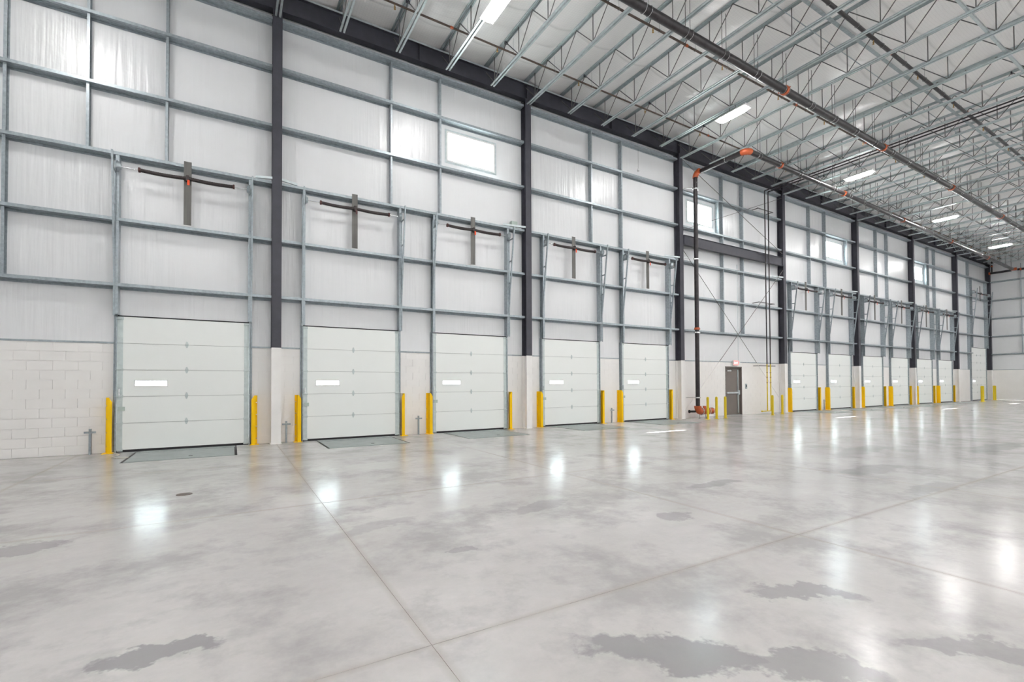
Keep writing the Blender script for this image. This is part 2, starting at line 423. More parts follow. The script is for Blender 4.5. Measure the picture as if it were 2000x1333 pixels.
# dark eave beam in one run on the columns + pale strip on its top edge
eb2 = MB(); eb2.box(XL, XE-.15, -.27, -.05, 11.68, 11.70).box(XL, XE-.15, -.27, -.05, 11.15, 11.17).box(XL, XE-.15, -.165, -.155, 11.17, 11.68)
for k in range(-1, 8):
    for dx in (0, BAY/2):
        x = C0+BAY*k+dx
        if x < XE-.3: eb2.box(x-.006, x+.006, -.265, -.06, 11.17, 11.68)
eave = thing('eave_beam', 'long dark grey beam along the top of the dock wall under the roof trusses', 'beam', (0, 0, 11.15))
eb2.build('beam_body', 'dark', eave, (0, 0, -11.15))
MB().box(XL, XE-.15, -.285, -.272, 11.665, 11.71).build('edge_strip', 'galv_lt', eave, (0, 0, -11.15), label='pale galvanised edge strip')
# floor: slabs with recessed joints, pits under the dock levelers
floor = MB().box(XL-.1, XE+.2, YB-.1, .3, -.42, -.40).build('floor', 'filler', kind='structure')
fb = MB()
LV = [(c+.0-.97+(.03 if c < 0 else 0), c+1.03) for c in DOCK]
PITS = [(a, b, -1.93, -.06) for a, b in LV]
gx = [XL] + [JX0+JDX*k for k in range(-3, 14) if XL < JX0+JDX*k < XE] + [XE]
gy = [.3] + JY
def slab(a, b, y0, y1, parts):
    s = MB()
    for (p, q, r, t) in parts: s.box(p-a, q-a, r-y0, t-y0, -.10, 0)
    s.build('slab', 'floor', floor, (a, y0, 0))
for a, b in zip(gx, gx[1:]):
    for y1, y0 in zip(gy, gy[1:]):
        A, B, Y0, Y1 = a+.002, b-.002, y0+.002, y1-.002
        if y1 > 0: Y1 = .3
        pits = [p for p in PITS if p[0] < B and p[1] > A] if y1 > 0 else []
        if not pits: slab(A, B, Y0, Y1, [(A, B, Y0, Y1)]); continue
        parts = []; p0 = pits[0]
        parts.append((A, B, Y0, p0[2])); parts.append((A, B, p0[3], Y1)); x = A
        for p in pits:
            if p[0] > x: parts.append((x, p[0], p0[2], p0[3]))
            x = max(x, min(B, p[1]))
        if x < B: parts.append((x, B, p0[2], p0[3]))
        slab(A, B, Y0, Y1, parts)
fill = MB()
for x in gx[1:-1]: fill.box(x-.0019, x+.0019, YB, -2.2, -.10, -.003)
for y in JY: fill.box(XL, XE, y-.0019, y+.0019, -.10, -.0032)
fill.build('joint_filler', 'filler', floor)
MB().box(-60, XL-.2, -3, 60, -1.3, -1.25).box(XL-.2, XE+40, .3, 60, -1.3, -1.25).build('ground_outside', 'rubbing', kind='structure')
# ------------------------------------------------------------------ columns
def ibeam(h, w=.22, d=.29, t=.014, y0=-.30):
    return MB().box(-w/2, w/2, y0, y0+t, 0, h).box(-w/2, w/2, y0+d-t, y0+d, 0, h).box(-.006, .006, y0+t, y0+d-t, 0, h)
csh, cbs = ibeam(11.15-HB).mesh('column_shaft', 'dark'), MB().box(-.113, .113, -.303, -.283, 0, HB).box(-.113, .113, -.027, -.004, 0, HB).box(-.009, .009, -.283, -.027, 0, HB).mesh('painted_base', 'cream')
cpl = MB().box(-.13, .13, -.32, -.005, 0, .012).mesh('base_plate', 'cream')
WHERE = ['between the leftmost two dock doors', 'between the third and fourth dock doors from the left', 'just left of the black riser pipe', 'just right of the two yellow gas pipes',
         'between second and third dock doors beyond the gas pipes', 'between fourth and fifth dock doors beyond the gas pipes', 'just left of the tall drive-in door bay', 'in the far corner of the hall']
for k in range(8):
    x = C0+BAY*k if k < 7 else XE-.13
    c = thing('steel_column', f'dark grey I-section column, cream painted base, {WHERE[k]}', 'column', (x, 0, 0), 'dark wall columns')
    put(csh, 'shaft', c, (0, 0, HB)); put(cbs, 'painted_base', c, label='cream painted lower part'); put(cpl, 'base_plate', c)
    if k == 7: continue
    for s in ((-1, 1) if k == 0 else (-1,)):
        br = MB(); p0, p1 = Vector((s*.10, -.29, 0)), Vector((s*(.95 if k else .48), -.215, -.02)); d = (p1-p0)
        br.add([p0+Vector((0, 0, .0)), p1, p1+Vector((0, 0, .06)), p0+Vector((0, 0, .06)), p0+Vector((0, .05, 0)), p1+Vector((0, .05, 0))], [(0, 1, 2, 3), (0, 4, 5, 1)])
        br.build('flange_brace', 'galv_lt', c, (0, 0, 6.735))
# ------------------------------------------------------------------ roof trusses
def chord(y0, y1, zb, flip):
    s = MB(); z0, z1 = (zb, zb+.06)
    for sd in (-1, 1):
        s.box(sd*.022, sd*.072, y0, y1, zb if not flip else z1-.004, zb+.004 if not flip else z1)
        s.box(sd*.022, sd*.026, y0, y1, z0, z1)
        s.box(sd*.068, sd*.072, y0, y1, z0 if not flip else z0+.035, z0+.025 if not flip else z1)
    return s
PAN = 1.46; TB, TT = 10.94, 11.78
def rod(a, b): return MB().tube(a, b, .0135, 6, caps=False)
bot_n, bot_c = chord(-30.5, -.58, TB, 0).mesh('bottom_chord', 'galv_lt'), chord(-30.5, -.315, TB, 0).mesh('bottom_chord', 'galv_lt')
topm = chord(-30.5, -.03, TT, 1).mesh('top_chord', 'galv_lt')
dA = rod((0, 0, TT+.01), (0, -PAN/2, TB+.05)).mesh('web_rod', 'rod'); dB = rod((0, 0, TB+.05), (0, -PAN/2, TT+.01)).mesh('web_rod', 'rod')
vr = rod((0, 0, TB+.05), (0, 0, TT+.01)).mesh('web_rod', 'rod')
far = MB(); k = 9
while -PAN*k > -30:
    y = -PAN*k; far.tube((0, y, TT+.01), (0, y-PAN/2, TB+.05), .0125, 5, caps=False); far.tube((0, y-PAN/2, TB+.05), (0, y-PAN, TT+.01), .0125, 5, caps=False); k += 1
farm = far.mesh('web_rods_beyond', 'rod')
clip = MB().box(-.05, .05, -.02, .02, 0, .07).mesh('node_clip', 'dark')
for j in nj:
    x = C0+JS*j
    if x > XE-.2 or x < XL+.2: continue
    k, r = divmod(j, 5)
    if j < 0: lb = f'galvanised open-web roof truss, {ORD[-j-1]} to the left of the dark column between the leftmost two dock doors'
    elif r == 0: lb = f'galvanised open-web roof truss landing on the column {WHERE[k]}'
    else: lb = f'galvanised open-web roof truss, {ORD[r-1]} to the right of the column {WHERE[k]}'
    if len(lb.split()) > 16:
        C = ['column between doors one and two', 'column between doors three and four', 'column beside the black riser', 'column beside the gas pipes', 'second column after the riser', 'third column after the riser', 'last column before the corner']
        lb = (f'galvanised roof truss landing on the {C[k]}' if r == 0 and j >= 0 else f'galvanised roof truss, {ORD[r-1]} right of the {C[k]}' if j >= 0 else f'galvanised roof truss, {ORD[-j-1]} left of the {C[0]}')
    t = thing('roof_truss', lb, 'roof truss', (x, 0, 0), 'open-web roof trusses')
    put(bot_c if r == 0 else bot_n, 'bottom_chord', t); put(topm, 'top_chord', t)
    if j >= -3:
        put(dB if 0 else dA, 'web_rod', t, (0, 0, 0))
        for i in range(9):
            y = -PAN*i
            if i: put(dA, 'web_rod', t, (0, y, 0))
            put(dB, 'web_rod', t, (0, y-PAN/2, 0)); put(vr, 'web_rod', t, (0, y-PAN/2, 0))
    put(farm, 'web_rods_beyond', t, kind='stuff')
    if j % 2 == 0 and 0 <= j < 30:
        for i in (1, 3, 6): put(clip, 'node_clip', t, (0, -PAN*i, TT-.03))
# ------------------------------------------------------------------ bridging and conduits in the roof
b1 = thing('bridging_strap', 'grey flat bridging strap running across the trusses beside the thick sprinkler branch', 'strap', (0, -7.0, 11.62))
MB().box(-8, XE-.3, -.05, .05, 0, .006).build('strap_body', 'galv', b1)
b2 = thing('bridging_angle', 'pale steel bridging angle crossing the trusses in the upper right roof', 'strap', (0, -9.33, 11.02))
MB().box(12, XE-.3, -.035, .035, 0, .006).box(12, XE-.3, -.035, -.03, 0, .05).build('angle_body', 'galv_lt', b2)
cd = thing('ceiling_conduit', 'thin grey conduit with junction boxes running along the roof between trusses', 'conduit', (0, -6.47, 11.68))
MB().tube((6, 0, 0), (XE-.3, 0, 0), .013, 6).build('conduit_pipe', 'galv', cd)
for x in (15.95, 25.6): MB().box(-.10, .10, -.08, .08, -.05, .05).build('junction_box', 'galv', cd, (x, 0, 0))
for i, j in enumerate((27, 28, 29, 30)):
    x = C0+JS*j
    MB().tube((0, 0, TB+.05), (JS, 0, TT), .012, 6).tube((JS, .03, TB+.05), (0, .03, TT), .012, 6).build('cross_bridging', 'galv_lt', None, (x, -.75, 0),
        label=f'{ORD[i]} X of thin bridging rods between trusses near the far corner', cat='bridging', group='X bridging near the far corner')
# ------------------------------------------------------------------ highbay lights
def lamp_meshes():
    body = MB().prism([(-.19, 0), (.19, 0), (.13, .09), (-.13, .09)], 'y', -.56, .56).mesh('housing', 'pvc')
    L = MB(); prof = []
    for sy in (1, -1):
        for i in range(9):
            a = PI*i/8; prof.append((.165*math.cos(a)*sy, sy*(.36+.165*math.sin(a))))
    L.prism([(x*.9, y*.97) for x, y in prof], 'z', -.05, -.03).prism(prof, 'z', -.03, 0)
    L = (L.mesh('lens', 'lamp'), L.mesh('lens', 'lamp_fill'))
    hg = MB()
    hg.path([(.0, -.1, .09), (-.02, -.12, .26), (.0, 0, .36), (.02, .12, .26), (0, .1, .09)], .010, 6)
    return body, L, hg.mesh('hanger', 'rod')
lb_, ll_, lh_ = lamp_meshes()
LPOS = [(5.50, -3.75), (14.68, -3.75), (23.93, -3.6), (34.45, -3.35), (44.65, -3.12)]
LLAB = ['nearest one at the top edge above the leftmost window', 'above the bend of the orange-elbowed sprinkler main', 'above the bay beside the gas pipes', 'second from the far end of its row', 'farthest one near the far corner']
def light(p, lab, grp, z=10.66):
    t = thing('highbay_light', lab, 'light', (p[0], p[1], z), grp)
    put(lb_, 'housing', t); put(ll_[1 if p[1] < -10 else 0], 'lens', t, label='glowing white lens'); put(lh_, 'hanger', t)
for p, l in zip(LPOS, LLAB): light(p, 'lit white linear highbay light, '+l, 'row of lit highbay lights')
light((-3.4, -3.75), 'lit white highbay light left of the picture, above the leftmost wall bay', 'row of lit highbay lights')
for r, y in enumerate((-13.2, -20.4, -27.6)):  # unseen lamp rows, added to brighten the floor and lower wall
    for k in range(8):
        light((-3.4+7.9*k, y), f'unseen fill highbay light added behind the camera, {ORD[r]} row back, {ORD[k]} from the left', 'added fill highbay lights behind the camera')
# ------------------------------------------------------------------ sprinkler pipes
def coupling(par, p, axis, r):
    d = Vector(axis)*.045; p = Vector(p)
    s = MB().tube(p-d, p+d, r*1.28, 12)
    a = Vector((0, 0, 1)) if abs(axis[2]) < .5 else Vector((1, 0, 0)); q = Vector(axis).cross(a)
    for sg in (-1, 1): s.tube(p+q*sg*r*1.2-d*.6, p+q*sg*r*1.75-d*.6, .018 if r > .06 else .012, 6)
    s.build('coupling', 'orange', par)
def main_line(nm, lab, y_of, z, x0, x1, r, hang, cps):
    t = thing(nm, lab, 'pipe', (0, 0, 0))
    MB().tube((x0, y_of(x0), z), (x1, y_of(x1), z), r, 16).build('pipe_run', 'pipe', t)
    for x in cps: coupling(t, (x, y_of(x), z), (1, 0, 0), r)
    hm = MB()
    rm = MB()
    for sx in (-.09, .09): rm.tube((sx, 0, r), (sx, 0, ZC-z-.12), .009, 5)
    for sx in (-.09, .09):
        pts = [(sx, math.cos(a)*(r+.008), math.sin(a)*(r+.008)) for a in [PI/2+2*PI*i/14 for i in range(15)]]
        for a, b in zip(pts, pts[1:]): hm.tube(a, b, .007, 4, caps=False)
    hm = hm.mesh('clevis_hanger', 'chrome'); rm = rm.mesh('hanger_rods', 'rod')
    for j in range(hang[0], hang[1]):
        x = C0+JS*j
        if x0+.2 < x < x1-.2:
            h = put(hm, 'clevis_hanger', t, (x, y_of(x), z)); put(rm, 'hanger_rod', h)
    return t
m1y = lambda x: -5.62+.0165*(x-8)
main_line('sprinkler_main', 'thickest black sprinkler main hanging below the trusses across the upper right', m1y, 10.55, -6, XE-.6, .11, (-3, 35), [7.6, 14.7, 21.6, 28.8, 36.2, 43.5])
m2y = lambda x: -2.80+.0285*(x-16.95)
m2 = main_line('sprinkler_feed_main', 'black sprinkler main starting at the orange elbow and running toward the far corner', m2y, 10.4, 17.15, 53.1, .10, (11, 35), [19.3, 24.8, 31.7, 39.2, 46.7])
MB().elbow((16.95, -2.80, 10.4), .118, .22, (0, -1, 0), (1, 0, 0)).build('elbow', 'orange', m2)
MB().tube((16.95, -.72, 10.4), (16.95, -2.60, 10.4), .10, 16).build('cross_pipe', 'pipe', m2)
hmm = MB(); pts = [(0+math.cos(a)*.108, 0, math.sin(a)*.108) for a in [2*PI*i/14 for i in range(15)]]
for a, b in zip(pts, pts[1:]): hmm.tube(a, b, .008, 4, caps=False)
hmm.tube((0, 0, .11), (0, 0, 1.35), .006, 5); hmm.build('clevis_hanger', 'chrome', m2, (16.95, -1.9, 10.4))
MB().elbow((53.3, m2y(53.3), 10.4), .12, .2, (1, 0, 0), (0, -1, 0)).build('elbow', 'orange', m2)
# cross main at the end wall
em = thing('end_wall_pipe', 'black sprinkler pipe running along the far end wall under the roof', 'pipe', (53.3, 0, 10.33))
MB().tube((0, -.35, 0), (0, m2y(53.3)+.1, 0), .085, 12).tube((0, m2y(53.3)-.25, 0), (0, -12, 0), .085, 12).build('pipe_run', 'pipe', em)
MB().tube((0, -.55, .05), (0, -.55, 1.1), .05, 10).build('riser_stub', 'pipe', em)
coupling(em, (0, -.42, 0), (0, 1, 0), .085); coupling(em, (0, -2.2, 0), (0, 1, 0), .085); coupling(em, (0, -.55, .55), (0, 0, 1), .05)
def branch(nm, lab, y_of, z, x0, x1, r, mat, cps, heads):
    t = thing(nm, lab, 'pipe', (0, 0, 0))
    MB().tube((x0, y_of(x0), z), (x1, y_of(x1), z), r, 10).build('pipe_run', mat, t)
    for x in cps: coupling(t, (x, y_of(x), z), (1, 0, 0), r)
    hd = MB().tube((0, 0, 0), (0, 0, -.06), .014, 6).tube((0, 0, -.06), (0, 0, -.10), .026, 8, r2=.012).tube((0, 0, -.115), (0, 0, -.12), .03, 8).mesh('sprinkler_head', 'brass')
    x = heads
    while x < x1-.3: put(hd, 'sprinkler_head', t, (x, y_of(x), z-r)); x += 3.05
    hg = MB().tube((0, 0, r), (0, 0, TT-z+.05), .005, 5)
    pts = [(0, math.cos(a)*(r+.012), math.sin(a)*(r+.016)) for a in [2*PI*i/10 for i in range(11)]]
    for a, b in zip(pts, pts[1:]): hg.tube(a, b, .005, 4, caps=False)
    hg = hg.mesh('pipe_hanger', 'chrome')
    for j in range(0, 35):
        x = C0+JS*j+.12
        if x0 < x < x1: put(hg, 'pipe_hanger', t, (x, y_of(x), z))
branch('sprinkler_branch', 'thin brown sprinkler branch closest to the dock wall, between the truss chords', lambda x: -1.74+.012*(x-3), 11.36, -6, XE-.5, .027, 'rust', [5.2, 10.6, 16.3, 22.0, 27.6, 33.2], 3.6)
branch('sprinkler_branch', 'thin brown sprinkler branch running just beside the thickest main', lambda x: -4.55+.005*(x-8), 11.36, -6, XE-.5, .03, 'rust', [11.4, 17.2, 22.4, 29.4, 36], 10.0)
branch('sprinkler_branch', 'thicker dark sprinkler branch crossing the upper right corner of the roof', lambda x: -7.45+.006*(x-13), 11.36, -2, XE-.5, .05, 'pipe', [16.9, 23.2, 30.3, 37], 15.8)
# ------------------------------------------------------------------ black riser with orange valve set
RX, RY = 16.86, -.52
rs = thing('fire_riser', 'tall black riser pipe with orange elbows and valve, beside the third dark column', 'pipe', (RX, RY, 0))
MB().tube((0, 0, .52), (0, 0, 10.2), .088, 16).build('riser_pipe', 'pipe', rs)
MB().elbow((.0, 0, 10.4), .115, .22, (0, 0, 1), (0, -1, 0)).build('elbow', 'orange', rs)
coupling(rs, (0, 0, 3.78), (0, 0, 1), .088)
MB().tube((0, -.092, 9.95), (0, -.098, 9.95), .045, 8).build('sticker', 'chrome', rs, label='small round white sticker')
for z in (9.7, 6.72, 3.62, .88):
    s = MB().tube((0, 0, z-.025), (0, 0, z+.025), .10, 12)
    for sx in (-1, 1): s.box(sx*.09, sx*.17, -.02, .02, z-.03, z+.03)
    s.tube((-.12, 0, z), (-.50, .20, z), .012, 6); s.build('riser_clamp', 'chrome', rs)
MB().elbow((0, 0, .30), .142, .17, (0, 0, -1), (1, 0, 0)).tube((0, 0, .46), (0, 0, .53), .15, 14).build('base_elbow', 'orange', rs)
MB().tube((.17, 0, .30), (.22, 0, .30), .17, 14).tube((.62, 0, .30), (.66, 0, .30), .165, 14).tube((.88, 0, .30), (.91, 0, .30), .15, 14).build('pipe_flange', 'chrome', rs)
MB().tube((.22, 0, .30), (.62, 0, .30), .14, 14).tube((.42, 0, .40), (.42, 0, .52), .07, 10).tube((.66, 0, .30), (.88, 0, .30), .13, 14).tube((.91, 0, .30), (1.12, 0, .30), .14, 14, r2=.09).build('valve_body', 'orange', rs)
MB().tube((-.34, .15, .30), (-.1, .05, .30), .045, 10).tube((-.36, .16, .30), (-.33, .15, .30), .07, 10).build('drain_stub', 'black', rs)
for x in (.1, .5, 1.05): MB().tube((x, 0, 0), (x, 0, .2), .012, 6).tube((x, 0, 0), (x, 0, .01), .05, 8).build('pipe_leg', 'rod', rs)
# thin conduit and the sign conduit
MB().tube((16.42, -.05, .75), (16.42, -.05, 9.3), .012, 6).build('wall_conduit', 'rod', label='thin dark conduit rising beside the third dark column', cat='conduit')
MB().tube((20.08, -.232, 2.5), (20.08, -.232, 6.85), .009, 6).box(20.05, 20.11, -.245, -.223, 6.75, 6.95).build('sign_conduit', 'galv_lt', label='thin galvanised conduit dropping from a girt to the exit sign', cat='conduit')
# ------------------------------------------------------------------ gas pipes
gp = thing('gas_pipes', 'pair of gas pipes, yellow below and black above, rising by the fourth dark column', 'pipe', (22.08, -.385, 0))
for i, dx in enumerate((0, .28)):
    MB().tube((dx, 0, .14), (dx, 0, 2.38), .024, 10).build('yellow_pipe', 'lemon', gp, label='yellow painted lower pipe')
    MB().path([(dx, 0, 2.38), (dx, 0, 10.75), (dx, -14.0, 10.75)], .026, 10).build('black_pipe', 'pipe', gp)
    for z in (1.5, 1.75, 1.98): MB().tube((dx, 0, z-.02), (dx, 0, z+.02), .034, 8).build('pipe_union', 'brass', gp)
MB().tube((-.45, 0, .14), (.30, 0, .14), .024, 10).tube((-.47, 0, .14), (-.43, 0, .14), .035, 8).build('manifold', 'lemon', gp)
for z in (9.83, 7.68, 5.33, 2.30):
    MB().box(-.55, .75, .027, .043, z-.02, z+.02).build('support_channel', 'dark' if z == 7.68 else 'rod', gp)
    if z != 7.68: MB().box(-.5, -.47, .043, .38, z-.015, z+.015).box(.67, .70, .043, .38, z-.015, z+.015).build('support_arm', 'rod', gp)
# ------------------------------------------------------------------ bracing in the riser bay
xa, xb = C0+BAY*2+.115, C0+BAY*3-.115
bm = MB().box(0, xb-xa, -.34, -.20, .41, .425).box(0, xb-xa, -.34, -.20, 0, .015).box(0, xb-xa, -.30, -.29, .015, .41)
bw = thing('brace_beam', 'dark grey horizontal beam at mid height between the two columns around the riser bay', 'beam', (xa, 0, 7.31))
bm.build('beam_body', 'dark', bw); MB().box(0, .12, -.345, -.285, .03, .38).box(xb-xa-.12, xb-xa, -.345, -.285, .03, .38).build('end_plate', 'dark', bw)
def brace(lab, p, q):
    t = thing('brace_rod', lab, 'rod', (0, 0, 0), 'X-brace rods of the riser bay'); p, q = Vector(p), Vector(q)
    if p.z < HB or q.z < HB:
        a, b = (p, q) if p.z > q.z else (q, p); c = a+(b-a)*((a.z-HB)/(a.z-b.z))
        MB().tube(a, c, .012, 6).build('dark_rod', 'rod', t); MB().tube(c, b, .0125, 6).build('painted_rod', 'cream', t, label='cream painted lower end')
    else: MB().tube(p, q, .012, 6).build('dark_rod', 'rod', t)
brace('upper brace rod descending from the third dark column top to the right', (xa+.02, -.265, 10.95), (xb-.02, -.265, 7.95))
brace('upper brace rod climbing from the beam to the fourth dark column top', (xa+.02, -.285, 7.95), (xb-.02, -.285, 10.75))
brace('lower brace rod descending right from beneath the beam to the floor by the bollards', (xa+.02, -.265, 7.1), (xb-.02, -.265, .35))
brace('lower brace rod descending left from beneath the beam to the foot of the riser', (xb-.02, -.285, 7.1), (xa+.02, -.285, .35))
# ------------------------------------------------------------------ dock doors
def make_door(c, label, sect, wz=1.545, hinge_x=(0,), hw=1.285, top=3.05, spring_z=6.35, post_top=6.63, tagm='tag', drive=False):
    t = thing('door_12' if drive else 'door_1', label, 'door', (c, 0, 0), None if drive else 'white sectional dock doors'); t['kind'] = 'structure'
    y0, y1 = -.065, -.022; h = (top-.05)/sect; win = 2
    wx0, wx1 = (-.96, -.38) if not drive else (-1.35, -.85)
    wza, wzb = wz-.055, wz+.055
    secs = []
    for i in range(sect):
        a, b = .05+h*i+.004, .05+h*(i+1)-.004; s = MB()
        if a < wza and b > wzb:
            s.box(-hw+.1, wx0, y0, y1, a, b).box(wx1, hw-.1, y0, y1, a, b).box(wx0, wx1, y0, y1, a, wza).box(wx0, wx1, y0, y1, wzb, b)
            so = s.build('door_section', 'section', t)
            MB().box(wx0-.02, wx1+.02, y0-.008, y0, wza-.02, wza).box(wx0-.02, wx1+.02, y0-.008, y0, wzb, wzb+.02).box(wx0-.02, wx0, y0-.008, y0, wza, wzb).box(wx1, wx1+.02, y0-.008, y0, wza, wzb).build('window_frame', 'pvc', so)
            MB().add([(wx0, y1-.008, wza), (wx1, y1-.008, wza), (wx1, y1-.008, wzb), (wx0, y1-.008, wzb)], [(0, 1, 2, 3)]).build('window_pane', 'glass', so)
        else: so = s.box(-hw+.1, hw-.1, y0, y1, a, b).build('door_section', 'section', t)
        if i: MB().box(-hw+.01, hw-.01, -.035, y1-.002, a-.010, a+.001).build('section_gasket', 'gasket', so)
        secs.append(so)
        for sd in (-1, 1): MB().box(sd*(hw-.1), sd*hw, y0-.002, y1, a, b).build('end_stile', 'zinc', so)
        if i:
            z = a
            for hx in hinge_x:
                MB().prism([(-.012, -.075), (.012, -.075), (.036, 0), (.012, .075), (-.012, .075), (-.036, 0)], 'y', y0-.006, y0).tube((-.036, y0-.01, 0), (.036, y0-.01, 0), .009, 6).build('hinge', 'zinc', so, (hx, 0, z))
        for sd in (-1, 1):
            z = b-.04 if i == sect-1 else a
            MB().box(sd*(hw-.11), sd*(hw-.01), y0-.014, y0-.002, z-.03, z+.03).tube((sd*(hw-.09), y0-.03, z), (sd*(hw+.03), y0-.03, z), .012, 6).build('roller_hinge', 'zinc', so)
    MB().box(-hw, hw, y0-.004, y1+.01, .002, .056).build('bottom_seal', 'black', t)
    MB().box(-hw, hw, y0-.01, -.002, top, top+.022).build('top_seal', 'black', t)
    MB().box(-hw+.02, -hw+.14, y0-.03, y0, .93, 1.02).build('slide_lock', 'greybox', t)
    MB().box(-hw+.03, -hw+.055, y0-.035, y0-.002, 1.27, 1.42).build('lift_handle', 'chrome', t)
    ty = -.57
    for sd in (-1, 1):
        x = sd*(hw+.03)
        MB().box(sd*(hw+.003), sd*(hw+.03), -.105, -.07, 0, top).box(sd*(hw+.026), sd*(hw+.03), -.105, -.0, 0, top).build('vertical_track', 'galv', t)
        # jamb post: C channel from floor to girt
        p = MB(); xo = sd*(hw+.035); xi = sd*(hw+.10)
        zt = top+.025; ux, vx = sd*(hw-.025), sd*(hw+.04); p.box(ux, ux+sd*.004, -.205, 0, zt, post_top).box(ux, vx, -.209, -.205, zt, post_top).box(ux, vx, -.008, -.003, zt, post_top).box(vx-sd*.004, vx, -.205, -.19, zt, post_top)
        p.box(xo, xo+sd*.004, -.10, 0, 0, zt).box(xo, xo+sd*.04, -.012, -.004, 0, zt)
        p.build('jamb_post', 'galv', t)
        s = MB(); a, b = Vector((x, -.10, top)), Vector((x, ty, spring_z+.25)); e = Vector((0, .05, 0)); w = Vector((sd*.034, 0, 0))
        s.add([a, b, b+e, a+e, a+w, b+w, b+e+w, a+e+w], [(0, 1, 2, 3), (4, 7, 6, 5), (0, 4, 5, 1), (3, 2, 6, 7), (0, 3, 7, 4), (1, 5, 6, 2)])
        s.build('lift_track', 'galv', t)
        MB().box(x, x+sd*.03, -.235, -.21, top, spring_z+.12).build('track_angle', 'galv', t)
        n = max(3, round((spring_z-top)/.62)); 
        for i in range(n):
            z = top+.45+(spring_z-top-.45)*i/(n-1)-.12; f = (z-top)/(spring_z+.25-top); yy = -.10+(ty+.10)*f
            if yy > -.24: yb = -.215
            MB().box(x, x+sd*.006, min(yy, -.215), -.19, z-.024, z+.024).build('track_rung', 'galv', t)
        # cable drum
        xd = sd*(hw-.0)
        d = MB().tube((xd-sd*.07, -.29, spring_z), (xd-sd*.01, -.29, spring_z), .07, 14, r2=.115).tube((xd-sd*.01, -.29, spring_z), (xd+sd*.0, -.29, spring_z), .125, 14)
        d.build('cable_drum', 'galv', t)
        MB().box(xd+sd*.008, xd+sd*.014, -.36, -.20, spring_z-.06, spring_z+.06).build('bearing_plate', 'galv_lt', t)
    MB().tube((-hw-.03, -.29, spring_z), (hw+.03, -.29, spring_z), .0125, 8).build('torsion_shaft', 'chrome', t)
    for a, b in ((-hw+.39, -.03), (.03, hw-.35)):
        s = MB(); nn = 52; R = []
        for i in range(nn+1):
            f = i/nn; x = a+(b-a)*f; z = spring_z-.018*math.sin(PI*f); rr = .047 if i % 2 else .040
            R.append([(x, -.29+rr*math.cos(2*PI*q/8), z+rr*math.sin(2*PI*q/8)) for q in range(8)])
        s.add([v for q in R for v in q], [(i*8+q, i*8+(q+1) % 8, (i+1)*8+(q+1) % 8, (i+1)*8+q) for i in range(nn) for q in range(8)], True)
        s.build('torsion_spring', 'spring', t)
        e = a if a < -.1 else b
        MB().tube((e-.02, -.29, spring_z), (e+.02, -.29, spring_z), .056, 10).build('spring_cone', 'tagdk', t)
    MB().box(-.075, .075, -.238, -.224, spring_z-1.08 if not drive else spring_z-.6, spring_z+.42 if not drive else spring_z+.6).build('mounting_plank', 'wood', t)
    MB().box(-.03, .03, -.325, -.238, spring_z-.07, spring_z+.07).build('center_bracket', 'spring', t)
    MB().box(.0, .045, -.350, -.345, spring_z-.17, spring_z-.05).build('warning_tag', tagm, t, label='small dangling tag')
    return t
DL = ['leftmost', 'second from the left', 'third from the left', 'fourth from the left, right of the second dark column', 'fifth from the left, just left of the black riser pipe',
      'first one right of the gas pipes', 'second one right of the gas pipes', 'third one right of the gas pipes', 'fourth one right of the gas pipes', 'fifth one right of the gas pipes', 'sixth one right of the gas pipes']
d0 = make_door(DOCK[0], 'white five-section dock door with a slim window, '+DL[0], 5)
for i in range(1, 11):
    d = copy_tree(d0, (DOCK[i], 0, 0), 'white five-section dock door with a slim window, '+DL[i])
    d.name = f'door_{i+1}'
    if i == 1:
        for ch in d.children:
            if ch.name.startswith('warning_tag'): ch.data = ch.data.copy(); ch.data.materials[0] = M['tagdk']
make_door(DRIVE, 'taller white sectional drive-in door in the far corner behind two thick bollards', 7, hinge_x=(-.42, .42), hw=1.68, top=4.19, spring_z=8.55, post_top=9.62, drive=True)
# ------------------------------------------------------------------ dock levelers
LL = ['in front of the leftmost dock door', 'in front of the second dock door', 'in front of the third dock door', 'in front of the fourth dock door', 'in front of the fifth dock door'] + [f'in front of the {o} dock door after the gas pipes' for o in ORD[:6]]
def make_lev(a, b, lab):
    w = b-a; t = thing('dock_leveler', 'grey-green steel dock leveler '+lab, 'dock leveler', (a, 0, 0), 'dock levelers')
    MB().box(.05, w-.05, -1.895, -.42, -.02, .004).build('deck_plate', 'leveler', t)
    MB().box(.035, w-.035, -.41, -.07, -.02, .006).build('lip_plate', 'leveler', t)
    s = MB()
    for i in range(12): s.tube((.1+i*(w-.2)/11-.04, -.415, .004), (.1+i*(w-.2)/11+.04, -.415, .004), .008, 6)
    s.build('lip_hinge', 'leveler', t)
    MB().box(w*.55, w*.55+.07, -1.55, -1.50, .0045, .012).build('lift_ring', 'rod', t)
    MB().box(.0, w, -1.93, -.06, -.40, -.39).box(0, .004, -1.93, -.06, -.39, -.1).box(w-.004, w, -1.93, -.06, -.39, -.1).build('pit', 'black', t)
    return t
for i, (a, b) in enumerate(LV): make_lev(a, b, LL[i])
